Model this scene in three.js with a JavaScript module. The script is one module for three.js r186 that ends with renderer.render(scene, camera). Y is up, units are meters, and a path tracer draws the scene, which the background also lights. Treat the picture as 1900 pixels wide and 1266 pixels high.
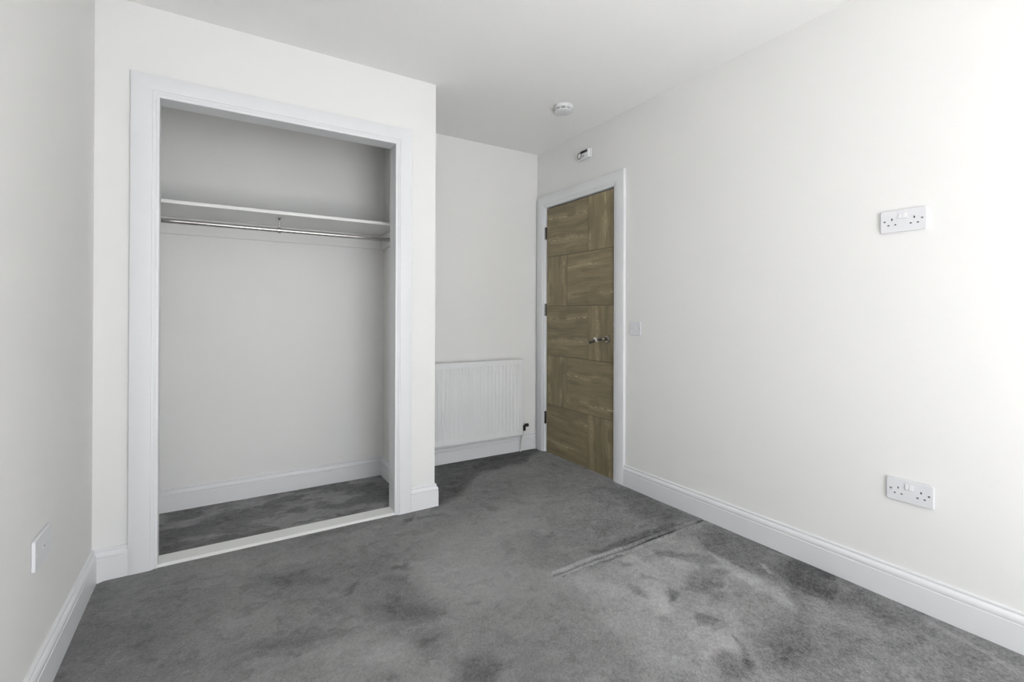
import * as THREE from 'three';
import { RoundedBoxGeometry } from 'three/addons/geometries/RoundedBoxGeometry.js';
import { RectAreaLightUniformsLib } from 'three/addons/lights/RectAreaLightUniformsLib.js';
import { mergeGeometries, toCreasedNormals } from 'three/addons/utils/BufferGeometryUtils.js';
import { Brush, Evaluator, SUBTRACTION } from 'three-bvh-csg';

// ------------------------------------------------------------------ view, daylight, exposure
const scene = new THREE.Scene();
const FW = 1900, FH = 1266, FOCAL = 886.5;
const camera = new THREE.PerspectiveCamera(2 * Math.atan(FH / 2 / FOCAL) * 180 / Math.PI, FW / FH, 0.05, 60);
camera.position.set(0, 1.12, 0);
camera.rotation.order = 'YXZ';
camera.rotation.set(0.0032, -0.5541, 0.0032);
camera.setViewOffset(FW, FH, 0, 52.5, FW, FH);      // the lens is shifted so that uprights stay upright

const renderer = new THREE.WebGLRenderer({ antialias: true });
renderer.toneMapping = THREE.LinearToneMapping;
renderer.toneMappingExposure = 1.22;
renderer.shadowMap.enabled = true;
renderer.shadowMap.type = THREE.PCFSoftShadowMap;
RectAreaLightUniformsLib.init();

scene.background = new THREE.Color(0.86, 0.93, 1.0); // overcast sky outside the window

// the room, metres
const W = 2.297, L = -0.437, H = 2.463;              // right wall, left wall, ceiling
const ZA = -2.615, ZB = -3.312, ZF = 1.75;           // wardrobe front, far wall, window wall behind the camera
const C = 1.089;                                     // outer corner of the wardrobe box
const OX0 = -0.2154, OX1 = 0.8474, OY = 2.069;       // wardrobe opening inside its casing
const DZ0 = -2.400, DZ1 = -3.178, DY = 1.988;        // door opening inside its casing
const WIN = { x0: 0.05, x1: 1.52, y0: 0.03, y1: 2.02 };

const daylight = new THREE.RectAreaLight(new THREE.Color(0.90, 0.96, 1.0), 4.2, WIN.x1 - WIN.x0 - 0.12, WIN.y1 - WIN.y0 - 0.12);
daylight.position.set((WIN.x0 + WIN.x1) / 2, (WIN.y0 + WIN.y1) / 2, ZF + 0.07);  // in the reveal, just inside the glass, shining into the room
scene.add(daylight);

// sunlight added as fill: its patch on the carpet behind the camera brightens the room
const fillSun = new THREE.DirectionalLight(new THREE.Color(1.0, 0.97, 0.93), 230);
fillSun.position.set(0.70, 6.4, ZF + 3.6); fillSun.target.position.set(0.78, 0, ZF - 0.2);
fillSun.castShadow = true; fillSun.shadow.mapSize.set(2048, 2048);
Object.assign(fillSun.shadow.camera, { left: -4, right: 4, top: 4, bottom: -4, near: 0.5, far: 14 });
scene.add(fillSun, fillSun.target);

// ------------------------------------------------------------------ helpers
function rng(seed) { let s = seed >>> 0; return () => { s = (s + 0x6D2B79F5) | 0; let t = Math.imul(s ^ (s >>> 15), 1 | s); t = (t + Math.imul(t ^ (t >>> 7), 61 | t)) ^ t; return ((t ^ (t >>> 14)) >>> 0) / 4294967296; }; }
function hash(x, y, s) { let h = Math.imul(x, 374761393) ^ Math.imul(y, 668265263) ^ Math.imul(s, 2147483647 - 58); h = Math.imul(h ^ (h >>> 13), 1274126177); return ((h ^ (h >>> 16)) >>> 0) / 4294967296; }
function noise(x, y, s = 1) {                        // value noise, 0..1
  const xi = Math.floor(x), yi = Math.floor(y), fx = x - xi, fy = y - yi;
  const u = fx * fx * (3 - 2 * fx), v = fy * fy * (3 - 2 * fy);
  const a = hash(xi, yi, s), b = hash(xi + 1, yi, s), c = hash(xi, yi + 1, s), d = hash(xi + 1, yi + 1, s);
  return a + (b - a) * u + (c - a) * v + (a - b - c + d) * u * v;
}
function fbm(x, y, s, oct = 4) { let r = 0, a = 0.5, n = 0; for (let i = 0; i < oct; i++) { r += a * noise(x, y, s + i * 7); n += a; a *= 0.5; x = x * 2.03 + 5.1; y = y * 2.03 + 3.7; } return r / n; }
const sstep = (a, b, x) => { const t = Math.min(1, Math.max(0, (x - a) / (b - a))); return t * t * (3 - 2 * t); };
const taken = new Map();
function numbered(n) { const k = taken.get(n) || 0; taken.set(n, k + 1); return k ? n + '_' + String(k).padStart(3, '0') : n; }
function part(name, geometry, material, parent) {
  const m = new THREE.Mesh(geometry, material); m.name = name; m.castShadow = m.receiveShadow = true; parent.add(m); return m;
}
function struct(name, label, category, geometry, material) {
  const m = geometry ? new THREE.Mesh(geometry, material) : new THREE.Group();
  m.name = numbered(name); m.castShadow = m.receiveShadow = true; m.userData = { kind: 'structure', label, category }; scene.add(m); return m;
}
function thing(name, label, category, position = [0, 0, 0], group) {
  const g = new THREE.Group(); g.name = numbered(name); g.position.set(...position); g.userData = { label, category };
  if (group) g.userData.group = group;
  scene.add(g); return g;
}
function box(x0, x1, y0, y1, z0, z1) { const g = new THREE.BoxGeometry(x1 - x0, y1 - y0, z1 - z0); g.translate((x0 + x1) / 2, (y0 + y1) / 2, (z0 + z1) / 2); return g; }
function rbox(x0, x1, y0, y1, z0, z1, r, seg = 2) { const g = new RoundedBoxGeometry(x1 - x0, y1 - y0, z1 - z0, seg, r); g.translate((x0 + x1) / 2, (y0 + y1) / 2, (z0 + z1) / 2); return g; }
function merge(list) { return mergeGeometries(list.map(g => { const n = g.index ? g.toNonIndexed() : g; for (const k of Object.keys(n.attributes)) if (!['position', 'normal', 'uv'].includes(k)) n.deleteAttribute(k); return n; })); }
function tube(points, r, seg = 40, rad = 12) { return new THREE.TubeGeometry(new THREE.CatmullRomCurve3(points.map(p => new THREE.Vector3(...p))), seg, r, rad, false); }
function cyl(r0, r1, h, axis = 'y', seg = 32) { const g = new THREE.CylinderGeometry(r0, r1, h, seg); if (axis === 'x') g.rotateZ(Math.PI / 2); if (axis === 'z') g.rotateX(Math.PI / 2); return g; }
// a moulding: closed profile of [a, t] points carried from one cut end to the other
function moulding(profile, end0, end1) {
  const n = profile.length, pos = [];
  const A = profile.map(p => end0(...p)), B = profile.map(p => end1(...p));
  for (let i = 0; i < n; i++) { const j = (i + 1) % n; pos.push(...A[i], ...B[i], ...B[j], ...A[i], ...B[j], ...A[j]); }
  const caps = THREE.ShapeUtils.triangulateShape(profile.map(p => new THREE.Vector2(...p)), []);
  for (const [i, j, k] of caps) { pos.push(...A[i], ...A[j], ...A[k]); pos.push(...B[i], ...B[k], ...B[j]); }
  let g = new THREE.BufferGeometry(); g.setAttribute('position', new THREE.Float32BufferAttribute(pos, 3));
  // keep the faces pointing outwards whatever the run's direction
  let vol = 0; for (let i = 0; i < pos.length; i += 9) { const [a, b, c, d, e, f, p, q, r] = pos.slice(i, i + 9); vol += a * (e * r - f * q) - b * (d * r - f * p) + c * (d * q - e * p); }
  if (vol < 0) { for (let i = 0; i < pos.length; i += 9) for (let k = 0; k < 3; k++) { const t = pos[i + 3 + k]; pos[i + 3 + k] = pos[i + 6 + k]; pos[i + 6 + k] = t; } g.setAttribute('position', new THREE.Float32BufferAttribute(pos, 3)); }
  g.setAttribute('uv', new THREE.Float32BufferAttribute(new Float32Array(pos.length / 3 * 2), 2));
  g.computeVertexNormals();
  return toCreasedNormals(g, 0.5);
}
function dataTexture(w, h, fn, srgb = true) {        // fn(u 0..1, v 0..1, x, y) -> [r,g,b] 0..1
  const d = new Uint8Array(w * h * 4);
  for (let y = 0; y < h; y++) for (let x = 0; x < w; x++) {
    const c = fn((x + 0.5) / w, (y + 0.5) / h, x, y), i = (y * w + x) * 4;
    for (let k = 0; k < 3; k++) d[i + k] = Math.max(0, Math.min(255, Math.round(c[k] * 255)));
    d[i + 3] = 255;
  }
  const t = new THREE.DataTexture(d, w, h, THREE.RGBAFormat); t.magFilter = THREE.LinearFilter; t.minFilter = THREE.LinearMipmapLinearFilter; t.generateMipmaps = true;
  t.wrapS = t.wrapT = THREE.RepeatWrapping; if (srgb) t.colorSpace = THREE.SRGBColorSpace; t.needsUpdate = true; return t;
}

// ------------------------------------------------------------------ materials
const std = (o) => new THREE.MeshStandardMaterial(o);
const phys = (o) => new THREE.MeshPhysicalMaterial(o);
const lin = (r, g, b) => new THREE.Color().setRGB(r, g, b);
const M = {
  wall: std({ color: lin(0.83, 0.822, 0.808), roughness: 0.92 }),
  ceiling: std({ color: lin(0.92, 0.916, 0.905), roughness: 0.95 }),
  gloss: phys({ color: lin(0.80, 0.80, 0.815), roughness: 0.38 }),
  sill: phys({ color: lin(0.86, 0.86, 0.84), roughness: 0.4 }),
  shelf: std({ color: lin(0.83, 0.825, 0.81), roughness: 0.6 }),
  plastic: phys({ color: lin(0.75, 0.75, 0.775), roughness: 0.3 }),
  plastic2: phys({ color: lin(0.78, 0.78, 0.79), roughness: 0.35 }),
  dark: std({ color: lin(0.02, 0.02, 0.022), roughness: 0.6 }),
  screen: phys({ color: lin(0.012, 0.013, 0.014), roughness: 0.2 }),
  ringDark: std({ color: lin(0.06, 0.055, 0.05), roughness: 0.5 }),
  radiator: phys({ color: lin(0.82, 0.82, 0.825), roughness: 0.35 }),
  chrome: std({ color: lin(0.58, 0.57, 0.55), roughness: 0.12, metalness: 1 }),
  steel: std({ color: lin(0.13, 0.122, 0.11), roughness: 0.22, metalness: 1 }),
  screw: std({ color: lin(0.45, 0.44, 0.42), roughness: 0.35, metalness: 1 }),
  blackMetal: std({ color: lin(0.035, 0.033, 0.03), roughness: 0.4, metalness: 0.6 }),
  pipe: std({ color: lin(0.72, 0.71, 0.69), roughness: 0.5 }),
  tape: std({ color: lin(0.80, 0.78, 0.74), roughness: 0.7 }),
  upvc: phys({ color: lin(0.85, 0.85, 0.85), roughness: 0.3 }),
  glass: phys({ color: 0xffffff, transmission: 1, thickness: 0, roughness: 0.0, ior: 1.5 }),
  slab: std({ color: lin(0.4, 0.39, 0.37), roughness: 0.95 }),
};

// ------------------------------------------------------------------ floor: grey cut-pile carpet
// where the pile lies the other way (footmarks, hoover strokes), and shade painted along the join: [tone, softness of the outline, x,z, x,z ...]
const PILE_AND_JOIN_SHADE = [
  [0.24,0.1,[1.24,-1.62,1.6,-1.62,1.98,-1.62,2.02,-1.56,1.97,-1.42,1.93,-1.2,1.87,-0.989,1.74,-1.04,1.5,-0.949,1.29,-0.93,1.21,-1.08,1.26,-1.41]],
  [0.1,0.12,[0.792,-2.1,1.29,-2.4,1.7,-2.47,1.09,-1.59,0.888,-1.66,0.711,-1.77,0.704,-1.95]],
  [-0.1,0.12,[-0.409,-2.55,-0.197,-2.56,0.039,-2.23,-0.137,-1.81,-0.453,-1.93]],
  [-0.3,0.012,[1.54,-1.17,1.56,-1.09,1.48,-1.11]],
  [-0.26,0.015,[1.46,-1.45,1.48,-1.39,1.44,-1.34,1.42,-1.38]],
  [-0.3,0.012,[1.56,-1.46,1.58,-1.41,1.53,-1.42]],
  [-0.28,0.012,[1.59,-1.33,1.6,-1.28,1.54,-1.25,1.52,-1.26]],
  [-0.26,0.02,[1.77,-1.59,1.85,-1.53,1.86,-1.48,1.96,-1.41,1.93,-1.34,1.83,-1.36,1.82,-1.45,1.76,-1.53]],
  [-0.24,0.02,[1.72,-1.36,1.85,-1.35,1.9,-1.27,1.76,-1.23,1.66,-1.24,1.62,-1.29]],
  [-0.2,0.02,[1.44,-0.989,1.47,-0.94,1.45,-0.883,1.39,-0.864,1.34,-0.91,1.38,-0.975]],
  [-0.15,0.012,[2.06,-1.59,2.23,-1.64,2.28,-1.53,2.28,-1.13,2.28,-1.02,2.05,-0.92,2.03,-1.01,2,-1.16,1.99,-1.29,2,-1.44]],
  [-0.09,0.04,[2.26,-1.22,2.28,-1.13,2.27,-0.92,2.26,-0.726,2.11,-0.678,2.07,-0.838,2.03,-1.01,2.05,-1.11]],
  [-0.2,0.02,[1.46,-1.63,1.67,-1.67,1.89,-1.69,2.06,-1.69,2.02,-1.64,1.67,-1.63,1.48,-1.62]],
  [-0.16,0.04,[2.13,-2.33,2.26,-2.21,2.23,-1.94,2.25,-1.74,2.01,-1.75,2.02,-1.91,2.12,-2.15]],
  [-0.22,0.015,[1.55,-1.61,1.59,-1.55,1.53,-1.55]],
  [-0.25,0.01,[1.55,-1.01,1.54,-0.971,1.47,-0.889,1.42,-0.872,1.48,-0.942]],
  [-0.2,0.02,[1.69,-1.23,1.74,-1.18,1.7,-1.14,1.62,-1.17]],
  [-0.12,0.03,[1.86,-1.24,1.87,-1.1,1.85,-0.977,1.9,-0.943,1.59,-0.792,1.48,-0.861,1.6,-0.999,1.7,-1.14]],
  [0.2,0.015,[1.99,-1.43,1.98,-1.24,1.94,-1.02,1.87,-0.982,1.89,-1.09,1.9,-1.27]],
  [0.3,0.006,[2.09,-1.25,2.1,-1.23,2.05,-1.16,2.04,-1.18]],
  [0.14,0.02,[1.55,-1.43,1.57,-1.35,1.5,-1.24,1.44,-1.2,1.4,-1.23,1.44,-1.31]],
  [0.14,0.015,[1.78,-1.53,1.79,-1.43,1.76,-1.39,1.73,-1.45]],
  [0.14,0.02,[1.5,-1.05,1.54,-0.993,1.5,-0.949,1.45,-0.97,1.45,-1.02]],
  [0.1,0.01,[1.54,-1.62,1.98,-1.61,1.96,-1.58,1.56,-1.56]],
  [0.1,0.01,[2.1,-2,2.17,-1.98,2.07,-1.96]],
  [0.08,0.01,[1.98,-2.06,2.04,-2.01,1.97,-2]],
  [0.14,0.008,[2.22,-0.716,2.23,-0.675,2.2,-0.55,2.16,-0.43,2.13,-0.424,2.18,-0.555,2.2,-0.677]],
  [0.1,0.008,[2.1,-0.887,2.13,-0.857,2.12,-0.8,2.1,-0.833]],
  [-0.24,0.05,[0.506,-1.83,0.596,-1.85,0.648,-1.79,0.725,-1.68,0.666,-1.65,0.526,-1.73]],
  [-0.18,0.05,[0.58,-1.6,0.674,-1.59,0.662,-1.5,0.581,-1.47,0.557,-1.56]],
  [-0.26,0.05,[0.662,-1.38,0.736,-1.4,0.76,-1.34,0.706,-1.25,0.616,-1.3]],
  [-0.16,0.06,[0.069,-1.86,0.212,-1.83,0.393,-1.79,0.406,-1.73,0.257,-1.74,0.052,-1.82]],
  [-0.16,0.05,[0.148,-2.29,0.355,-2.23,0.394,-2.12,0.25,-2.16]],
  [-0.16,0.02,[0.449,-2.01,0.507,-2.04,0.496,-2,0.447,-1.97]],
  [-0.14,0.03,[0.529,-1.96,0.583,-1.97,0.572,-1.94,0.525,-1.92]],
  [-0.18,0.03,[0.601,-2.01,0.689,-1.97,0.671,-1.94,0.593,-1.98]],
  [-0.16,0.03,[0.673,-2.07,0.743,-2.06,0.715,-2.02]],
  [-0.14,0.05,[0.617,-1.94,0.724,-1.92,0.691,-1.79,0.604,-1.87]],
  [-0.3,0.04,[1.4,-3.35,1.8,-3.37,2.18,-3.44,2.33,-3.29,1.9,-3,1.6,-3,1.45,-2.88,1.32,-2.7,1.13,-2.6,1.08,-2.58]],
  [-0.22,0.015,[0.873,-2.53,0.934,-2.53,0.908,-2.48,0.874,-2.48]],
  [-0.16,0.015,[0.955,-2.51,1.08,-2.48,1.09,-2.45,0.955,-2.48]],
  [-0.18,0.02,[1.35,-2.44,1.4,-2.39,1.37,-2.35,1.33,-2.38]],
  [-0.18,0.02,[0.825,-1.67,0.859,-1.66,0.843,-1.65]],
  [0.12,0.06,[0.281,-1.69,0.465,-1.63,0.581,-1.52,0.509,-1.49,0.337,-1.58]],
  [0.08,0.08,[0.043,-2.56,0.413,-2.49,0.707,-2.49,0.639,-2.38,0.338,-2.31,0.067,-2.4]],
  [-0.08,0.05,[0.744,-2.62,0.842,-2.59,0.82,-2.55,0.541,-2.55,0.375,-2.56,0.396,-2.59]],
  // the carpet join: groove shade painted as dark lines, pile tones beside them
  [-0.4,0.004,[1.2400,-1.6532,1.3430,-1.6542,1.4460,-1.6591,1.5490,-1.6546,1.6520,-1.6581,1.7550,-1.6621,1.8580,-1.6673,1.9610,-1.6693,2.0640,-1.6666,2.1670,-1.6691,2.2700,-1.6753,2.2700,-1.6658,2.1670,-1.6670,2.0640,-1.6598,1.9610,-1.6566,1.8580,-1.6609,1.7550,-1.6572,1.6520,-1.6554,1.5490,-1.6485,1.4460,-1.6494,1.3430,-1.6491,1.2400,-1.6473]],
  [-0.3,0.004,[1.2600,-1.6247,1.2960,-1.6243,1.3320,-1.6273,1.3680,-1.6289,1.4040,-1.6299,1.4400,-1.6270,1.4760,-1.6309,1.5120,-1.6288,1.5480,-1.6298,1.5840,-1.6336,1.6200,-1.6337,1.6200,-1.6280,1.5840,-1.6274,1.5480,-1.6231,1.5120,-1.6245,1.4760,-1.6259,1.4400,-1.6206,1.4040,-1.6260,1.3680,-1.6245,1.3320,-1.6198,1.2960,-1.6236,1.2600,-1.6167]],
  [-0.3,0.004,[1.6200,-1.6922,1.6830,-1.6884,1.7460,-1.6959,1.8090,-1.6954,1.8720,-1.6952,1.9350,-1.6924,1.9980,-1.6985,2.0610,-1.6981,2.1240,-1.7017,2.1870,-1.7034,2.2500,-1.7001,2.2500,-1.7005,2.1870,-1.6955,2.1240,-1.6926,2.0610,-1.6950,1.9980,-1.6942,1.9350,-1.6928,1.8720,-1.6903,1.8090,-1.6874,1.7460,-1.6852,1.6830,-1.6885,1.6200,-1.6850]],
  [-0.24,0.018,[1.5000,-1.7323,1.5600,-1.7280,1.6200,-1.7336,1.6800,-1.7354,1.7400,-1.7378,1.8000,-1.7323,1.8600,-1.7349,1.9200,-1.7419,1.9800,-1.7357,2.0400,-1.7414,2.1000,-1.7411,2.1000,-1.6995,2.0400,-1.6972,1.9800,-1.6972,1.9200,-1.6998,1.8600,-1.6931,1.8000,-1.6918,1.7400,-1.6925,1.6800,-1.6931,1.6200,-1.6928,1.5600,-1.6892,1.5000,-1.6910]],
  [0.16,0.008,[1.2400,-1.6798,1.2820,-1.6795,1.3240,-1.6809,1.3660,-1.6822,1.4080,-1.6854,1.4500,-1.6805,1.4920,-1.6853,1.5340,-1.6807,1.5760,-1.6878,1.6180,-1.6900,1.6600,-1.6859,1.6600,-1.6702,1.6180,-1.6691,1.5760,-1.6690,1.5340,-1.6652,1.4920,-1.6669,1.4500,-1.6638,1.4080,-1.6644,1.3660,-1.6648,1.3240,-1.6563,1.2820,-1.6619,1.2400,-1.6606]],
  [0.14,0.008,[1.4500,-1.6444,1.5070,-1.6440,1.5640,-1.6463,1.6210,-1.6423,1.6780,-1.6418,1.7350,-1.6491,1.7920,-1.6520,1.8490,-1.6515,1.9060,-1.6481,1.9630,-1.6558,2.0200,-1.6553,2.0200,-1.6176,1.9630,-1.6160,1.9060,-1.6128,1.8490,-1.6084,1.7920,-1.6109,1.7350,-1.6097,1.6780,-1.6079,1.6210,-1.6072,1.5640,-1.6050,1.5070,-1.6000,1.4500,-1.6028]],
];
const FX0 = L - 0.02, FX1 = W + 0.02, FZ0 = ZB - 0.02, FZ1 = -0.30;   // drawn once over the floor in view, mirrored beyond
const CT_W = 1856, CT_H = 2048;
function pileAndJoinTone() {
  const f = new Float32Array(CT_W * CT_H), sx = (FX1 - FX0) / CT_W, sz = (FZ1 - FZ0) / CT_H;
  const wx = new Float32Array(CT_W * CT_H), wz = new Float32Array(CT_W * CT_H);
  for (let j = 0; j < CT_H; j++) for (let i = 0; i < CT_W; i++) {
    const x = FX0 + (i + 0.5) * sx, z = FZ0 + (j + 0.5) * sz, k = j * CT_W + i;
    wx[k] = x + (fbm(x * 9, z * 9, 3, 4) - 0.5) * 0.09 + (fbm(x * 45, z * 45, 5, 2) - 0.5) * 0.016; wz[k] = z + (fbm(x * 9 + 40, z * 9, 11, 4) - 0.5) * 0.09 + (fbm(x * 45 + 7, z * 45, 13, 2) - 0.5) * 0.016;
    const broad = fbm(wx[k] * 2.2 + 3, wz[k] * 3.2, 21, 4), mid = fbm(wx[k] * 7, wz[k] * 9, 31, 4);
    const fine = fbm(wx[k] * 16, wz[k] * 20, 41, 3), inside = z < ZA && x < C ? 1 : 0;
    const scuff = sstep(1.15, 1.5, x + (z + 1.6) * 0.15) * sstep(-1.70, -1.62, z), blot = fbm(wx[k] * 6 + 1, wz[k] * 8, 83, 5), streak = fbm(wx[k] * 26 + wz[k] * 10, wz[k] * 7 - wx[k] * 3, 87, 3);
    f[k] = (broad - 0.5) * 0.34 + (mid - 0.5) * 0.16 + (fine - 0.5) * 0.14 - sstep(0.58, 0.74, fbm(wx[k] * 20 + 3, wz[k] * 30, 47, 4)) * 0.12 + sstep(0.60, 0.74, fbm(wx[k] * 14 + 30, wz[k] * 22, 49, 4)) * 0.08
      + scuff * ((sstep(0.46, 0.56, blot) - 0.5) * 0.14 + (streak - 0.5) * 0.16)
      + inside * ((sstep(0.42, 0.60, fbm(wx[k] * 6 + 9, wz[k] * 11, 77, 5)) - 0.5) * 0.42 + (fbm(wx[k] * 24, wz[k] * 40, 79, 3) - 0.5) * 0.25);
  }
  for (const [tone, soft, p] of PILE_AND_JOIN_SHADE) {
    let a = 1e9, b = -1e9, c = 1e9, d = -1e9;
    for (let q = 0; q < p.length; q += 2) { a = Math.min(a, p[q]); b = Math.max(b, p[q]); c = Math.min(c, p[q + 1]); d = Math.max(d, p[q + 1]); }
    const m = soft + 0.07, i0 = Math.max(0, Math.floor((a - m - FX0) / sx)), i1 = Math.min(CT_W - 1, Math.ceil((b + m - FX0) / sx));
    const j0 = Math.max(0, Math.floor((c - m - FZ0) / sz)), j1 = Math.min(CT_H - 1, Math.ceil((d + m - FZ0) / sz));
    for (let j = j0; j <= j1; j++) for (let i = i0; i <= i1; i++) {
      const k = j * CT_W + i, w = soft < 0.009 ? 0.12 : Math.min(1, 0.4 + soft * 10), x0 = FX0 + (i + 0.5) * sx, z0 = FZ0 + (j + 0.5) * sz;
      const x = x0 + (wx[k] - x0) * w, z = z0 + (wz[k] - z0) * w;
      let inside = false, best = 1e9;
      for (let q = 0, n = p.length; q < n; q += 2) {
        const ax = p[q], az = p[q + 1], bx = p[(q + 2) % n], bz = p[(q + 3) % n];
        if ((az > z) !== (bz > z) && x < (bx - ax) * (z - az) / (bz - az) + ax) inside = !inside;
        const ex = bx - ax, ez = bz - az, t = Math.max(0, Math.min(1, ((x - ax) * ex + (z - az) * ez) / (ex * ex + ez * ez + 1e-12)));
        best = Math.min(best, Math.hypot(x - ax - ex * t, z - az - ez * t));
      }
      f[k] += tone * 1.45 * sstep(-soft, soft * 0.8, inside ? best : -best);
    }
  }
  return f;
}
const tone = pileAndJoinTone();
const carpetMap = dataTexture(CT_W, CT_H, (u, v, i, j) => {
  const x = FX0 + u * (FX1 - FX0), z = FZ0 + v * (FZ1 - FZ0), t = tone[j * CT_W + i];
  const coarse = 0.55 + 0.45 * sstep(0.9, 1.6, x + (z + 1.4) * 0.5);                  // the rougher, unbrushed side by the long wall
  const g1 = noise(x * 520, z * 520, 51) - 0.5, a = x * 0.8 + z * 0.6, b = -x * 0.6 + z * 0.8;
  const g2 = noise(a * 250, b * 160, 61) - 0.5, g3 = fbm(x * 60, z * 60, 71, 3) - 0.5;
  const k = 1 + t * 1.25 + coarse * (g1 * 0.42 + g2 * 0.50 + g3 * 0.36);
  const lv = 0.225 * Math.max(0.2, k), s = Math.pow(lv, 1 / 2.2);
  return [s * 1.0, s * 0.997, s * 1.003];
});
carpetMap.wrapS = THREE.ClampToEdgeWrapping; carpetMap.wrapT = THREE.MirroredRepeatWrapping;
const pileBump = dataTexture(512, 512, (u, v) => {
  const n = (f, s) => { // tileable
    const x = u * f, y = v * f, xi = Math.floor(x), yi = Math.floor(y), fx = x - xi, fy = y - yi, p = (a, b) => hash(((a % f) + f) % f, ((b % f) + f) % f, s);
    const U = fx * fx * (3 - 2 * fx), V = fy * fy * (3 - 2 * fy), A = p(xi, yi), B = p(xi + 1, yi), D = p(xi, yi + 1), E = p(xi + 1, yi + 1);
    return A + (B - A) * U + (D - A) * V + (A - B - D + E) * U * V;
  };
  const h = n(200, 5) * 0.5 + n(90, 6) * 0.35 + n(24, 7) * 0.15; return [h, h, h];
}, false);
pileBump.repeat.set((FX1 - FX0) / 0.5, (FZ1 - FZ0) / 0.5);
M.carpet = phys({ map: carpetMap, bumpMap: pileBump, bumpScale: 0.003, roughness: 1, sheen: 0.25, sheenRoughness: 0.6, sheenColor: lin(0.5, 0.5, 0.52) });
function carpetGeometry(x0, x1, z0, z1, y) {          // a soft sheet with the seam's two ridges pressed into it
  const xs = [], zs = []; for (let x = x0; x < x1 - 0.004; x += 0.02) xs.push(x); xs.push(x1);
  for (let z = z0; z < z1 - 0.004;) { zs.push(z); z += (z > -1.73 && z < -1.56) ? 0.005 : 0.02; } zs.push(z1);
  const pos = [], uv = [], idx = [];
  for (const z of zs) for (const x of xs) {
    const on = sstep(1.20, 1.25, x) * (1 - sstep(2.24, 2.285, x));
    const zc = -1.648 - (x - 1.235) * 0.022 + (noise(x * 14, 1, 9) - 0.5) * 0.012, d = z - zc, wob = 0.6 + 0.8 * noise(x * 22, 3, 4);
    const ridge = 0.007 * Math.exp(-((d + 0.018) ** 2) / 0.00012) - 0.014 * Math.exp(-(d ** 2) / 0.00003) + 0.005 * Math.exp(-((d - 0.018) ** 2) / 0.0001) - 0.006 * Math.exp(-((d - 0.034) ** 2) / 0.00005) * (0.3 + noise(x * 9, 8, 6));
    const edge = -0.006 * (1 - sstep(0, 0.03, Math.min(x - L - 0.018, x > W - 0.01 ? 1 : W - 0.018 - x)));
    pos.push(x, y + on * wob * ridge + edge + (fbm(x * 6, z * 6, 90, 3) - 0.5) * 0.003, z);
    uv.push((x - FX0) / (FX1 - FX0), (z - FZ0) / (FZ1 - FZ0));
  }
  const n = xs.length; for (let j = 0; j < zs.length - 1; j++) for (let i = 0; i < n - 1; i++) { const a = j * n + i; idx.push(a, a + n, a + 1, a + 1, a + n, a + n + 1); }
  const g = new THREE.BufferGeometry(); g.setAttribute('position', new THREE.Float32BufferAttribute(pos, 3)); g.setAttribute('uv', new THREE.Float32BufferAttribute(uv, 2)); g.setIndex(idx); g.computeVertexNormals(); return g;
}
const floor = struct('floor', 'mottled grey cut-pile carpet over the whole room and wardrobe floor', 'floor');
part('slab', box(L - 0.12, W + 0.12, -0.13, -0.012, ZB - 0.12, ZF + 0.15), M.slab, floor);
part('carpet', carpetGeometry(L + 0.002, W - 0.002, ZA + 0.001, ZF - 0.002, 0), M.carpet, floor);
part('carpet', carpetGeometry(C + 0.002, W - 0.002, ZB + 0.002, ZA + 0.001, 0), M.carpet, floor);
part('carpet', carpetGeometry(W - 0.002, W + 0.1, DZ1 - 0.002, DZ0 + 0.002, -0.001), M.carpet, floor);
part('carpet', carpetGeometry(L + 0.002, C - 0.102, ZB + 0.002, ZA - 0.085, 0.002), M.carpet, floor);

// ------------------------------------------------------------------ walls and ceiling
struct('ceiling', 'plain white plastered ceiling', 'ceiling', box(L - 0.12, W + 0.12, H, H + 0.12, ZB - 0.12, ZF + 0.15), M.ceiling);
struct('wall_left', 'plain white left wall of the room', 'wall', box(L - 0.12, L, -0.13, H, ZB - 0.12, ZF + 0.15), M.wall);
struct('wall_back', 'white far wall behind the radiator and the wardrobe shelf', 'wall', box(L, W, -0.13, H, ZB - 0.12, ZB), M.wall);
function slabWithHole(u0, u1, h, hole, depth) {
  const v = (list) => list.map(p => new THREE.Vector2(...p)), toFloor = hole[2] <= 0;
  const s = new THREE.Shape(v(toFloor ? [[u0, -0.13], [hole[0], -0.13], [hole[0], hole[3]], [hole[1], hole[3]], [hole[1], -0.13], [u1, -0.13], [u1, h], [u0, h]] : [[u0, -0.13], [u1, -0.13], [u1, h], [u0, h]]));
  if (!toFloor) s.holes.push(new THREE.Path(v([[hole[0], hole[2]], [hole[0], hole[3]], [hole[1], hole[3]], [hole[1], hole[2]]])));
  return new THREE.ExtrudeGeometry(s, { depth, bevelEnabled: false });
}
{ // right wall, along z, with the doorway
  const g = slabWithHole(-ZF - 0.15, -ZB + 0.12, H, [-DZ0 - 0.03, -DZ1 + 0.03, 0, DY + 0.03], 0.12); g.rotateY(Math.PI / 2); g.translate(W, 0, 0);
  struct('wall_right', 'long white wall with the door and the power sockets', 'wall', g, M.wall);
}
{ // wardrobe front, with the opening
  const g = slabWithHole(L, C, H, [OX0 - 0.02, OX1 + 0.02, 0, OY + 0.02], 0.1); g.translate(0, 0, ZA - 0.1);
  struct('wall_wardrobe_front', 'white wall around the open built-in wardrobe', 'wall', g, M.wall);
}
struct('wall_wardrobe_side', 'white side wall of the built-in wardrobe beside the radiator', 'wall', box(C - 0.1, C, -0.13, H, ZB, ZA - 0.1), M.wall);
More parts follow.
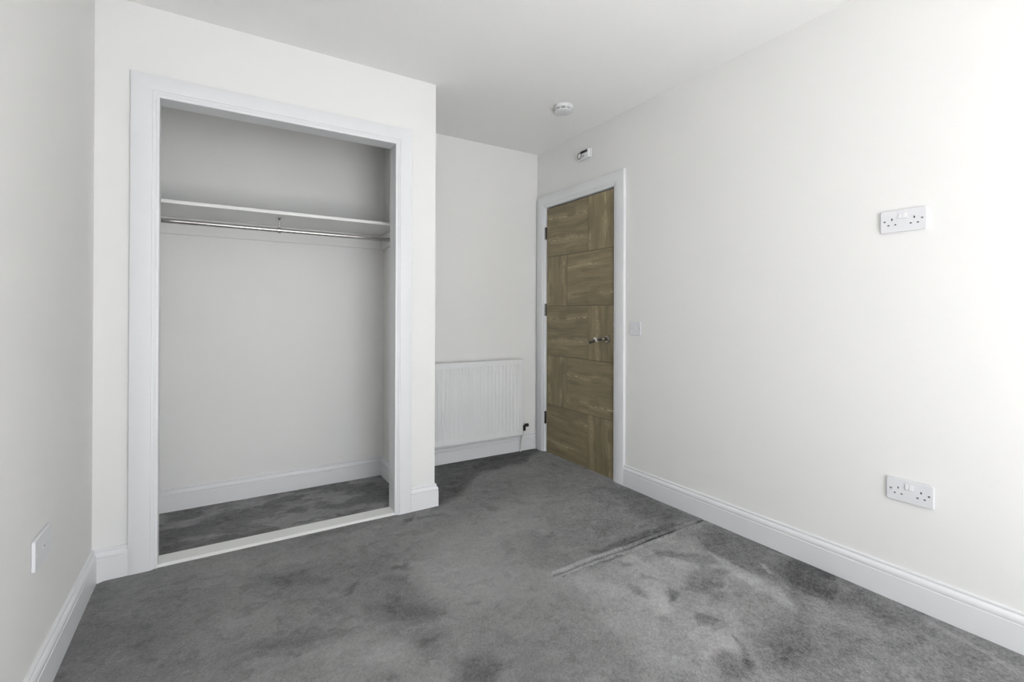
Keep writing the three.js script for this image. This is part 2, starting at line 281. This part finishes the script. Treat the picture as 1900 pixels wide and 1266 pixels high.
{ // window wall behind the camera
  const g = slabWithHole(L, W, H, [WIN.x0, WIN.x1, WIN.y0, WIN.y1], 0.15); g.translate(0, 0, ZF);
  struct('wall_front', 'white wall around the window', 'wall', g, M.wall);
}

// ------------------------------------------------------------------ unseen glazed door behind the camera, added for the light it lets in
{
  const w = struct('window_1', 'unseen white full-height glazed door added opposite the wardrobe to let in light', 'window');
  const z0 = ZF + 0.09, z1 = ZF + 0.145, f = 0.06, xm = (WIN.x0 + WIN.x1) / 2, yb = WIN.y0 + 0.11;
  part('window_frame', merge([box(WIN.x0, WIN.x0 + f, WIN.y0, WIN.y1, z0, z1), box(WIN.x1 - f, WIN.x1, WIN.y0, WIN.y1, z0, z1), box(WIN.x0 + f, WIN.x1 - f, WIN.y0, yb, z0, z1), box(WIN.x0 + f, WIN.x1 - f, WIN.y1 - f, WIN.y1, z0, z1)]), M.upvc, w);
  part('mullion', box(xm - 0.035, xm + 0.035, yb, WIN.y1 - f, z0, z1), M.upvc, w);
  part('pane', box(WIN.x0 + f, xm - 0.035, yb, WIN.y1 - f, z0 + 0.025, z0 + 0.029), M.glass, w);
  part('pane', box(xm + 0.035, WIN.x1 - f, yb, WIN.y1 - f, z0 + 0.025, z0 + 0.029), M.glass, w);
  part('handle', rbox(xm - 0.01, xm + 0.01, 0.98, 1.12, z0 - 0.03, z0, 0.006), M.upvc, w);
}

// ------------------------------------------------------------------ skirting
const SK = [[0, 0], [0, 0.018], [0.091, 0.018], [0.0925, 0.0158], [0.0945, 0.0158], [0.097, 0.017], [0.104, 0.0172], [0.109, 0.0158], [0.114, 0.0128], [0.1175, 0.0098], [0.1185, 0.0082], [0.121, 0.0082], [0.1235, 0.0096], [0.127, 0.009], [0.1292, 0.0066], [0.130, 0.003], [0.130, 0]];
// plan points with the room on the left of the run; m0, m1: -1 inner mitre, +1 outer mitre, 0 square
function skirting(name, label, x0, z0, x1, z1, m0, m1) {
  const len = Math.hypot(x1 - x0, z1 - z0), dx = (x1 - x0) / len, dz = (z1 - z0) / len, nx = dz, nz = -dx;   // n points into the room
  const y0 = -0.01, at = (x, z, m) => (h, t) => [x + nx * t + dx * t * m, y0 + h * (0.14 / 0.13), z + nz * t + dz * t * m];
  return struct(name, label, 'skirting board', moulding(SK, at(x0, z0, -m0), at(x1, z1, m1)), M.gloss);
}
const CW = 0.1;                                      // casing width
skirting('baseboard_left', 'white moulded skirting along the left wall', L, ZA, L, ZF, -1, -1);
skirting('baseboard_wardrobe_left', 'short white skirting between left wall and wardrobe casing', OX0 - CW, ZA, L, ZA, 0, -1);
skirting('baseboard_wardrobe_right', 'short white skirting right of the wardrobe casing at the outer corner', C, ZA, OX1 + 0.093, ZA, 1, 0);
skirting('baseboard_wardrobe_side', 'white skirting on the wardrobe side wall facing the radiator corner', C, ZB, C, ZA, -1, 1);
skirting('baseboard_back', 'white skirting under the radiator', W - 0.02, ZB, C, ZB, 0, -1);
skirting('baseboard_right', 'long white skirting below the power sockets', W, ZF, W, DZ0 + CW + 0.005, -1, 0);
skirting('baseboard_front', 'white skirting beside the glazed door on the left', L, ZF, WIN.x0 - 0.01, ZF, -1, 0);
skirting('baseboard_front', 'white skirting beside the glazed door on the right', WIN.x1 + 0.01, ZF, W, ZF, 0, -1);
skirting('baseboard_inside_back', 'white skirting along the back inside the wardrobe', C - 0.1, ZB, L, ZB, -1, -1);
skirting('baseboard_inside_right', 'white skirting on the right side inside the wardrobe', C - 0.1, ZA - 0.1, C - 0.1, ZB, 0, -1);
skirting('baseboard_inside_left', 'white skirting on the left side inside the wardrobe', L, ZB, L, ZA - 0.1, -1, 0);

// ------------------------------------------------------------------ casings (a: from the opening outwards, t: from the wall)
const casing = (w) => [[0, 0], [0, 0.0095], [0.002, 0.0118], [0.0075, 0.0128], [0.0085, 0.0128], [0.0092, 0.0105], [0.0112, 0.0105], [0.0125, 0.0122], [0.0165, 0.0142], [0.0195, 0.0172], [0.0215, 0.018], [0.0235, 0.018], [0.0243, 0.0165], [0.0255, 0.0165], [0.0265, 0.0195], [w - 0.003, 0.0195], [w - 0.0008, 0.0185], [w, 0.016], [w, 0]];
{
  const g = struct('trim_1', 'white moulded casing around the wardrobe opening', 'door casing');
  const wl = CW + 0.002, wr = 0.093, wt = 0.094, mit = (a, w) => a * wt / w;
  part('casing_leg', moulding(casing(wl), (a, t) => [OX0 - a, -0.01, ZA + t], (a, t) => [OX0 - a, OY + mit(a, wl), ZA + t]), M.gloss, g);
  part('casing_leg', moulding(casing(wr), (a, t) => [OX1 + a, -0.01, ZA + t], (a, t) => [OX1 + a, OY + mit(a, wr), ZA + t]), M.gloss, g);
  part('casing_head', moulding(casing(wt), (a, t) => [OX0 - a * wl / wt, OY + a, ZA + t], (a, t) => [OX1 + a * wr / wt, OY + a, ZA + t]), M.gloss, g);
  // lining boards inside the opening
  part('lining', rbox(OX0 - 0.02, OX0 - 0.004, -0.01, OY + 0.004, ZA - 0.104, ZA, 0.0015), M.gloss, g);
  part('lining', rbox(OX1 + 0.004, OX1 + 0.02, -0.01, OY + 0.004, ZA - 0.104, ZA, 0.0015), M.gloss, g);
  part('lining', rbox(OX0 - 0.02, OX1 + 0.02, OY + 0.004, OY + 0.02, ZA - 0.104, ZA, 0.0015), M.gloss, g);
  const s = struct('trim_2', 'white threshold board across the foot of the wardrobe opening', 'threshold');
  part('threshold_board', rbox(OX0 - 0.004, OX1 + 0.004, -0.012, 0.014, ZA - 0.088, ZA + 0.008, 0.002), M.sill, s);
}
{
  const g = struct('trim_3', 'white moulded casing around the oak door', 'door casing');
  const cz = DZ0 + 0.012, fz = DZ1 - 0.012, top = DY + 0.004, wf = Math.min(CW, fz - ZB - 0.001), wn = CW, wt = 0.094;
  part('casing_leg', moulding(casing(wn), (a, t) => [W - t, -0.01, cz + a], (a, t) => [W - t, top + a * wt / wn, cz + a]), M.gloss, g);
  part('casing_leg', moulding(casing(wf), (a, t) => [W - t, -0.01, fz - a], (a, t) => [W - t, top + a * wt / wf, fz - a]), M.gloss, g);
  part('casing_head', moulding(casing(wt), (a, t) => [W - t, top + a, fz - a * wf / wt], (a, t) => [W - t, top + a, cz + a * wn / wt]), M.gloss, g);
  const lx0 = W, lx1 = W + 0.12;
  part('lining', box(lx0, lx1, -0.01, DY + 0.03, DZ0 + 0.003, DZ0 + 0.03), M.gloss, g);
  part('lining', box(lx0, lx1, -0.01, DY + 0.03, DZ1 - 0.03, DZ1 - 0.003), M.gloss, g);
  part('lining', box(lx0, lx1, DY + 0.003, DY + 0.03, DZ1 - 0.003, DZ0 + 0.003), M.gloss, g);
  part('door_stop', merge([box(W + 0.05, W + 0.065, -0.01, DY + 0.003, DZ0 - 0.02, DZ0 + 0.003), box(W + 0.05, W + 0.065, -0.01, DY + 0.003, DZ1 - 0.003, DZ1 + 0.02), box(W + 0.05, W + 0.065, DY - 0.015, DY + 0.003, DZ1 + 0.02, DZ0 - 0.02)]), M.gloss, g);
}

// ------------------------------------------------------------------ the oak door
function oak(seed) {                                  // u runs along the grain: 0.56 m, v across: 0.44 m
  const r = rng(seed), hearts = [0, 1].map(i => ({ x: 0.1 + r() * 0.36, y: 0.09 + 0.2 * i + r() * 0.07, m: 0.035 + r() * 0.03 }));
  return dataTexture(896, 768, (u, v) => {
    const x = u * 0.56, y = v * 0.44;
    const q = y + (fbm(x * 2.6, y * 4, seed, 3) - 0.5) * 0.035 + (fbm(x * 11, y * 26, seed + 5, 2) - 0.5) * 0.006;
    // flat-sawn figure: long nested arches round two hearts, straight grain between them
    let rd = 1e9; for (const h of hearts) rd = Math.min(rd, Math.hypot(q - h.y, (x - h.x) * h.m + (fbm(x * 7, 3, seed + 9, 2) - 0.5) * 0.012));
    const near = Math.exp(-rd / 0.045), ring = Math.pow(rd, 0.75) * 118 + 1.6 * fbm(x * 6, q * 30, seed + 11, 3), fr = ring - Math.floor(ring);
    const line = sstep(0.55, 0.92, fr) * (1 - sstep(0.92, 1.0, fr));
    const pores = noise(x * 34, q * 760, seed + 41) * 0.6 + noise(x * 90, q * 1500, seed + 43) * 0.4;
    const lime = line * near * sstep(0.30, 0.60, noise(x * 9, q * 30, seed + 51)) * 1.9;      // pale limed early wood
    const dk = line * (1 - near) * 0.35 + sstep(0.55, 0.85, pores) * 0.75;
    const k = 1 + lime * 0.34 - dk * 0.20 + (fbm(x * 3, q * 34, seed + 61, 3) - 0.5) * 0.26 + (noise(x * 7, q * 420, seed + 71) - 0.5) * 0.14;
    return [0.515 * k + lime * 0.03, 0.466 * k + lime * 0.035, 0.355 * k + lime * 0.05];
  });
}
{
  const maps = [oak(101), oak(211), oak(307), oak(419)];
  const woods = maps.map(map => phys({ map, roughness: 0.55, bumpMap: map, bumpScale: 0.0004 }));
  const d = struct('door_1', 'closed limed oak door of staggered grooved panels', 'door');
  const zf = DZ1 + 0.003, zn = DZ0 - 0.0065, top = DY - 0.008, bot = -0.004, xf = W + 0.004;   // front face 4 mm behind the wall
  part('core', box(xf + 0.004, xf + 0.040, bot, top, zf, zn), std({ color: lin(0.05, 0.04, 0.028), roughness: 0.8 }), d);
  const wide = (zn - zf) * 0.655, rows = 5, rh = (top - bot) / rows;
  const panel = (z0, z1, y0, y1, upright, k) => {
    const g = rbox(xf, xf + 0.006, y0, y1, z0, z1, 0.0008, 1), p = g.attributes.position, uv = g.attributes.uv, flip = k % 3 === 1, oy = upright ? 0.03 + 0.13 * ((k * 0.61) % 1) : 0.02, ox = upright ? 0.13 * ((k * 0.37) % 1) : 0.02;
    for (let i = 0; i < p.count; i++) { const a = p.getZ(i) - z0, b = p.getY(i) - y0; const su = ((upright ? b : a) + ox) / 0.56, sv = ((upright ? a : b) + oy) / 0.44; uv.setXY(i, flip ? 1 - su : su, k % 4 > 1 ? 1 - sv : sv); }
    part('panel', g, woods[(k * 3 + (k > 4 ? 1 : 0)) % 4], d);
  };
  for (let r = 0; r < rows; r++) {                    // from the top down: wide panel by the hinges first, then by the lock
    const y1 = top - r * rh - (r ? 0.0015 : 0), y0 = top - (r + 1) * rh + (r < rows - 1 ? 0.0015 : 0), hingeWide = r % 2 === 0;
    const split = hingeWide ? zf + wide : zn - wide;
    panel(zf, split - 0.0009, y0, y1, !hingeWide, r * 2); panel(split + 0.0009, zn, y0, y1, hingeWide, r * 2 + 1);
  }
  for (const y of [1.782, 1.157, 0.278]) {
    const hinge = new THREE.Group(); hinge.name = 'hinge'; hinge.position.set(W - 0.006, y, DZ1 - 0.004); d.add(hinge);
    part('knuckle', merge([-1, 0, 1].map(k => { const g = cyl(0.0065, 0.0065, k === 0 ? 0.052 : 0.022, 'y', 16); g.translate(0, k * 0.039, 0); return g; })), M.steel, hinge);
    part('leaf', merge([box(0, 0.010, -0.05, 0.05, -0.0025, -0.001), box(0, 0.010, -0.05, 0.05, 0.001, 0.003)]), M.blackMetal, hinge);
  }
  const h = new THREE.Group(); h.name = 'handle'; h.position.set(xf, 0.951, DZ0 - 0.062); d.add(h);
  const rose = new THREE.LatheGeometry([[0, 0], [0.026, 0], [0.026, 0.004], [0.0245, 0.007], [0.020, 0.0085], [0.013, 0.009], [0.0115, 0.012], [0.0105, 0.03], [0.0105, 0.05], [0, 0.05]].map(p => new THREE.Vector2(...p)), 40); rose.rotateZ(Math.PI / 2);
  part('rose', rose, std({ color: lin(0.3, 0.285, 0.26), roughness: 0.12, metalness: 1 }), h);
  const lv = tube([[-0.038, 0, 0.006], [-0.046, 0.0005, -0.01], [-0.049, -0.004, -0.035], [-0.050, -0.015, -0.078], [-0.050, -0.030, -0.135]], 0.0095, 40, 20);
  part('lever', lv, M.steel, h);
  const cap = new THREE.SphereGeometry(0.0096, 20, 12); cap.translate(-0.050, -0.0303, -0.136); part('lever_end', cap, M.tape, h);
  const wrap = cyl(0.0112, 0.0112, 0.018, 'z', 20); wrap.rotateX(-0.25); wrap.translate(-0.0496, -0.0085, -0.052);
  const tail = box(-0.0585, -0.0572, -0.004, 0.010, -0.076, -0.052); part('tape', merge([wrap, tail]), M.tape, h);
  part('latch_plate', box(W + 0.006, W + 0.03, 0.92, 0.985, DZ0 - 0.0028, DZ0 + 0.002), M.blackMetal, d);
}

// ------------------------------------------------------------------ wardrobe shelf, bearers and rail
{
  const x0 = L + 0.001, x1 = C - 0.101, y = 1.662;
  const s = thing('wardrobe_shelf', 'white board shelf across the top of the wardrobe', 'shelf', [0, y, 0]);
  part('shelf_board', rbox(x0, x1, 0, 0.018, ZB + 0.001, -2.885, 0.0015), M.shelf, s);
  const b = thing('shelf_bearer', 'long white batten under the shelf along the wardrobe back', 'batten', [0, y, 0]);
  part('batten', rbox(x0 + 0.019, x1 - 0.019, -0.094, -0.0005, ZB + 0.0005, ZB + 0.0185, 0.0015), M.shelf, b);
  const b2 = thing('shelf_bearer', 'short white batten under the shelf on the wardrobe right side', 'batten', [0, y, 0]);
  part('batten', rbox(x1 - 0.018, x1, -0.094, -0.0005, ZB + 0.0005, -2.91, 0.0015), M.shelf, b2);
  const b3 = thing('shelf_bearer', 'short white batten under the shelf on the wardrobe left side', 'batten', [0, y, 0]);
  part('batten', rbox(x0, x0 + 0.018, -0.094, -0.0005, ZB + 0.0005, -2.91, 0.0015), M.shelf, b3);

  const ry = 1.592, rz = -3.0, xm = 0.302;
  const r = thing('clothes_rail', 'chrome hanging rail below the wardrobe shelf', 'clothes rail', [0, ry, rz]);
  const rod = cyl(0.0125, 0.0125, x1 - x0 - 0.0405, 'x', 32); rod.translate((x0 + x1) / 2, 0, 0); part('rod', rod, M.chrome, r);
  for (const [x, s2] of [[x0 + 0.0185, 1], [x1 - 0.0185, -1]]) { const e = cyl(0.019, 0.022, 0.012, 'x', 28); if (s2 < 0) e.rotateY(Math.PI); e.translate(x + s2 * 0.006, 0, 0); part('end_socket', e, M.chrome, r); }
  const sup = new THREE.Group(); sup.name = 'centre_support'; sup.position.set(xm, 0, 0); r.add(sup);
  const ring = new THREE.LatheGeometry([[0.0128, -0.009], [0.0155, -0.009], [0.0165, -0.006], [0.0165, 0.006], [0.0155, 0.009], [0.0128, 0.009]].map(p => new THREE.Vector2(...p)), 28); ring.rotateZ(Math.PI / 2); part('ring', ring, M.chrome, sup);
  const stem = cyl(0.0042, 0.0042, 0.047, 'y', 16); stem.translate(0, 0.0395, 0); part('stem', stem, M.chrome, sup);
  const pl = cyl(0.016, 0.016, 0.003, 'y', 28); pl.translate(0, 0.0680, 0); part('ceiling_plate', pl, M.chrome, sup);
  const bs = cyl(0.0065, 0.006, 0.006, 'y', 16); bs.translate(0, 0.0635, 0); part('boss', bs, M.blackMetal, sup);
}

// ------------------------------------------------------------------ radiator
{
  const x1 = 2.110, wd = 0.9, x0 = x1 - wd, y0 = 0.154, y1 = 0.754, zf = -3.234, th = 0.062;
  const r = thing('radiator', 'white fluted panel radiator on the far wall beside the door', 'radiator', [x0, y0, zf]);
  const hh = y1 - y0, pitch = wd / 27, nx = 27 * 10, ys = [0, 0.0015, 0.03, 0.037, 0.044, 0.0455, 0.047];
  for (const y of ys.slice().reverse()) ys.push(hh - y);
  const mid = ys.length / 2; ys.splice(mid, 0, hh * 0.25, hh * 0.5, hh * 0.75);
  const pos = [], idx = [];
  for (const y of ys) for (let i = 0; i <= nx; i++) {
    const x = wd * i / nx, ph = (x / pitch) % 1;
    const ch = sstep(0.22, 0.36, ph) * (1 - sstep(0.64, 0.78, ph));
    const ends = x < pitch * 0.9 || x > wd - pitch * 0.9 ? 0 : 1;
    const reach = sstep(0.030, 0.0465, y) * (1 - sstep(hh - 0.0465, hh - 0.036, y));
    const edge = Math.min(x, wd - x) < 0.0005 ? -0.004 : 0;
    pos.push(x, y, -0.0065 * ch * ends * reach + edge);
  }
  for (let j = 0; j < ys.length - 1; j++) for (let i = 0; i < nx; i++) { const a = j * (nx + 1) + i; idx.push(a, a + 1, a + nx + 1, a + 1, a + nx + 2, a + nx + 1); }
  let fg = new THREE.BufferGeometry(); fg.setAttribute('position', new THREE.Float32BufferAttribute(pos, 3)); fg.setIndex(idx);
  fg.setAttribute('uv', new THREE.Float32BufferAttribute(new Float32Array(pos.length / 3 * 2), 2)); fg = toCreasedNormals(fg.toNonIndexed(), 0.6);
  const backing = box(0.001, wd - 0.001, 0.001, hh - 0.001, -0.014, -0.008);
  const fp = part('front_panel', merge([fg, backing]), M.radiator, r);
  part('seam_rim', rbox(0, wd, -0.004, 0.001, -0.012, 0.0035, 0.001), M.radiator, fp);
  part('back_panel', box(0.004, wd - 0.004, 0, hh - 0.01, -th, -th + 0.01), M.radiator, r);
  part('convector_fins', merge(Array.from({ length: 26 }, (_, i) => box(pitch * (i + 1) - 0.004, pitch * (i + 1) + 0.004, 0.04, hh - 0.04, -th + 0.01, -0.0142))), M.radiator, r);
  for (const x of [-0.0035, wd + 0.0005]) part('side_panel', rbox(x, x + 0.003, 0.03, hh + 0.002, -th, -0.006, 0.001), M.radiator, r);
  const bars = [rbox(-0.003, wd + 0.003, hh - 0.004, hh + 0.004, -0.010, 0.001, 0.0015), rbox(-0.003, wd + 0.003, hh - 0.004, hh + 0.004, -th, -th + 0.008, 0.0015)];
  for (let i = 0; i < 45; i++) bars.push(box(0.02 * i + 0.004, 0.02 * i + 0.012, hh - 0.002, hh + 0.002, -th + 0.008, -0.010));
  part('top_grille', merge(bars), M.radiator, r);
  for (const x of [0.18, wd - 0.18]) part('wall_bracket', box(x - 0.015, x + 0.015, 0.15, hh - 0.1, -0.0775, -th), M.radiator, r);
  // lockshield valve at the lower right corner, with its pipe going down into the carpet
  const v = new THREE.Group(); v.name = 'valve'; v.position.set(wd + 0.028, 0.045, -0.03); r.add(v);
  const tail = cyl(0.009, 0.009, 0.030, 'x', 20); tail.translate(-0.013, 0.004, 0);
  const nut = cyl(0.0145, 0.0145, 0.012, 'x', 6); nut.translate(-0.014, 0.004, 0);
  const bodyv = cyl(0.0115, 0.0105, 0.044, 'y', 20); bodyv.translate(0.004, -0.006, 0);
  part('valve_body', merge([tail, nut, bodyv]), M.blackMetal, v);
  const capv = cyl(0.013, 0.0135, 0.026, 'x', 20); capv.translate(0.026, 0.014, 0); part('valve_cap', capv, M.blackMetal, v);
  const pp = tube([[wd + 0.030, 0.018, -0.03], [wd + 0.027, 0.0, -0.032], [wd + 0.016, -0.04, -0.040], [wd + 0.008, -0.10, -0.0465], [wd + 0.006, -0.162, -0.0478]], 0.0055, 40, 14);
  part('pipe', pp, M.pipe, r);
}

// ------------------------------------------------------------------ electrical plates
const ev = new Evaluator(); ev.useGroups = false; ev.attributes = ['position', 'normal'];
// local frame: x along the wall, y up, z out of the wall
function drill(geo, holes) {
  let a = new Brush(geo); a.updateMatrixWorld();
  for (const h of holes) { const b = new Brush(h); b.updateMatrixWorld(); a = ev.evaluate(a, b, SUBTRACTION); }
  const g = a.geometry.clone(); g.setAttribute('uv', new THREE.Float32BufferAttribute(new Float32Array(g.attributes.position.count * 2), 2)); return g;
}
function plate(w, h, d) {
  const s = new THREE.Shape(), r = 0.006, a = w / 2 - 0.003, b = h / 2 - 0.003;
  s.moveTo(-a + r, -b); s.lineTo(a - r, -b); s.quadraticCurveTo(a, -b, a, -b + r); s.lineTo(a, b - r); s.quadraticCurveTo(a, b, a - r, b); s.lineTo(-a + r, b); s.quadraticCurveTo(-a, b, -a, b - r); s.lineTo(-a, -b + r); s.quadraticCurveTo(-a, -b, -a + r, -b);
  const g = new THREE.ExtrudeGeometry(s, { depth: d - 0.006, bevelEnabled: true, bevelThickness: 0.003, bevelSize: 0.003, bevelSegments: 3, curveSegments: 6 }); g.translate(0, 0, 0.003); return g;
}
function screwHead(parent, x, y, z) { const g = cyl(0.0032, 0.0032, 0.0012, 'z', 18); g.translate(x, y, z); const m = part('screw', g, M.screw, parent); const s = box(x - 0.0028, x + 0.0028, y - 0.0005, y + 0.0005, z + 0.0004, z + 0.0008); part('slot', s, M.dark, m); }
function doubleSocket(label, pos, turn, open = true) {
  const t = thing('double_socket', label, 'power socket', pos, 'power sockets on the long wall'); t.rotation.y = turn;
  const D = 0.0095, holes = [], fills = [];
  for (const cx of [-0.036, 0.036]) for (const [x, y, w, h] of [[0, 0.0075, 0.0045, 0.0085], [-0.0112, -0.0145, 0.0070, 0.0045], [0.0112, -0.0145, 0.0070, 0.0045]]) {
    holes.push(box(cx + x - w / 2, cx + x + w / 2, y - h / 2, y + h / 2, D - 0.005, D + 0.01)); fills.push(box(cx + x - w / 2 + 0.0002, cx + x + w / 2 - 0.0002, y - h / 2 + 0.0002, y + h / 2 - 0.0002, D - 0.0049, D - 0.0022));
  }
  for (const x of [-0.0602, 0.0602]) holes.push((() => { const g = cyl(0.0042, 0.0042, 0.012, 'z', 18); g.translate(x, 0.001, D + 0.0038); return g; })());
  part('faceplate', drill(plate(0.15, 0.088, D), holes), M.plastic, t);
  for (const f of fills) part('pin_hole_shade', f, M.dark, t);  // dark blocks stand in for the shade inside the white holes
  for (const x of [-0.0602, 0.0602]) screwHead(t, x, 0.001, D - 0.0014);
  for (const x of [-0.0072, 0.0072]) { const g = rbox(-0.0062, 0.0062, -0.011, 0.011, -0.003, 0.003, 0.0015); g.rotateX(-0.16); g.translate(x, 0.0185, D + 0.0005); part('rocker_switch', g, M.plastic2, t); }
  return t;
}
doubleSocket('white double power socket high on the long wall', [W - 0.0003, 1.494, -0.7865], -Math.PI / 2);
doubleSocket('white double power socket low on the long wall above the skirting', [W - 0.0003, 0.434, -0.7655], -Math.PI / 2);
{
  const t = thing('light_switch', 'small square white light switch beside the door', 'light switch', [W - 0.0003, 1.030, -2.192]); t.rotation.y = -Math.PI / 2;
  const D = 0.009, sc = [-0.0302, 0.0302].map(x => { const g = cyl(0.004, 0.004, 0.012, 'z', 18); g.translate(x, 0, D + 0.0036); return g; });
  part('faceplate', drill(plate(0.087, 0.087, D), sc), M.plastic, t);
  for (const x of [-0.0302, 0.0302]) screwHead(t, x, 0, D - 0.0016);
  const g = rbox(-0.006, 0.006, -0.012, 0.012, -0.003, 0.003, 0.0012); g.rotateX(0.14); g.translate(0, 0, D + 0.0004); part('rocker_switch', g, M.plastic2, t);
}
{
  const t = thing('wall_outlet', 'white double outlet plate low on the left wall', 'wall outlet', [L + 0.0003, 0.434, -1.912]); t.rotation.y = Math.PI / 2;
  const D = 0.0095; part('faceplate', plate(0.15, 0.09, D), M.plastic, t);
  const hub = cyl(0.0075, 0.0085, 0.0012, 'z', 24); hub.translate(0, 0.004, D + 0.0005); part('collar', hub, M.plastic2, t);
  const hole = cyl(0.003, 0.003, 0.001, 'z', 16); hole.translate(0, 0.004, D + 0.001); part('socket_hole', hole, M.dark, t);
  for (const x of [-0.0602, 0.0602]) { const c = cyl(0.0035, 0.0035, 0.0008, 'z', 16); c.translate(x, 0, D + 0.0002); part('screw_cap', c, M.plastic2, t); }
}

// ------------------------------------------------------------------ alarms
{
  const t = thing('smoke_alarm', 'round white smoke alarm on the ceiling', 'smoke alarm', [1.897, H, -2.441]);
  const lathe = (p) => new THREE.LatheGeometry(p.map(q => new THREE.Vector2(...q)), 64);
  part('base', lathe([[0, -0.0002], [0.0585, -0.0002], [0.060, -0.0015], [0.060, -0.006], [0.0615, -0.0085], [0.0615, -0.022], [0.0605, -0.0235], [0.052, -0.0235]].reverse()), M.plastic2, t);
  part('sensor_core', lathe([[0.055, -0.023], [0.055, -0.036]].reverse()), M.dark, t);
  part('grille_ring', lathe([[0.050, -0.0276], [0.0600, -0.0276], [0.0600, -0.0302], [0.050, -0.0302], [0.050, -0.0276]].reverse()), M.plastic2, t);
  for (let i = 0; i < 10; i++) { const g = box(-0.005, 0.005, -0.0345, -0.0235, 0.0505, 0.0598); g.rotateY(i * Math.PI / 5 + 0.25); part('grille_rib', g, M.plastic2, t); }
  part('cover', lathe([[0, -0.0445], [0.02, -0.0443], [0.042, -0.043], [0.053, -0.041], [0.0575, -0.0385], [0.0585, -0.036], [0.0582, -0.0345], [0.050, -0.0343]]), M.plastic2, t);
  const btn = cyl(0.010, 0.0095, 0.0012, 'y', 28); btn.translate(0.012, -0.0446, 0.01); part('test_button', btn, M.plastic2, t);
  const led = cyl(0.0018, 0.0018, 0.0015, 'y', 12); led.rotateX(Math.PI / 2); led.rotateY(-0.15); led.translate(-0.008, -0.0125, 0.0611); part('vent_slot', led, M.dark, t);
}
{
  const t = thing('wall_alarm', 'small white wall alarm with dark display strip above the door', 'alarm', [W - 0.0003, 2.287, -2.688]); t.rotation.y = -Math.PI / 2;
  const w = 0.122, h = 0.070, d = 0.033;
  part('body', merge([rbox(-w / 2, w / 2, -h / 2, h / 2, 0.008, d, 0.0115, 4)]), M.plastic2, t);
  part('back_plate', rbox(-w / 2 + 0.002, w / 2 + 0.004, -h / 2 + 0.004, h / 2 + 0.004, 0, 0.010, 0.004), M.plastic2, t);
  const ring = new THREE.TorusGeometry(0.0215, 0.0028, 12, 40); ring.translate(-w / 2 + 0.026, -0.004, d + 0.0002); part('button_ring', ring, M.ringDark, t);
  const bt = new THREE.LatheGeometry([[0.0192, -0.002], [0.0192, 0.0008], [0.017, 0.0022], [0, 0.003]].map(p => new THREE.Vector2(...p)), 32); bt.rotateX(Math.PI / 2); bt.translate(-w / 2 + 0.026, -0.004, d); part('test_button', bt, M.plastic2, t);
  const strip = rbox(-0.026, w / 2 - 0.010, 0.006, 0.026, d - 0.004, d + 0.0008, 0.002); part('display_strip', strip, M.ringDark, t);
  part('display', rbox(-0.020, 0.022, 0.008, 0.024, d - 0.003, d + 0.0013, 0.0015), M.screen, t);
  for (let i = 0; i < 4; i++) { const s = rbox(0.0, 0.016, -0.007 - i * 0.005, -0.005 - i * 0.005, d - 0.002, d + 0.0004, 0.0004); part('sounder_slot', s, M.ringDark, t); }
}

renderer.render(scene, camera);
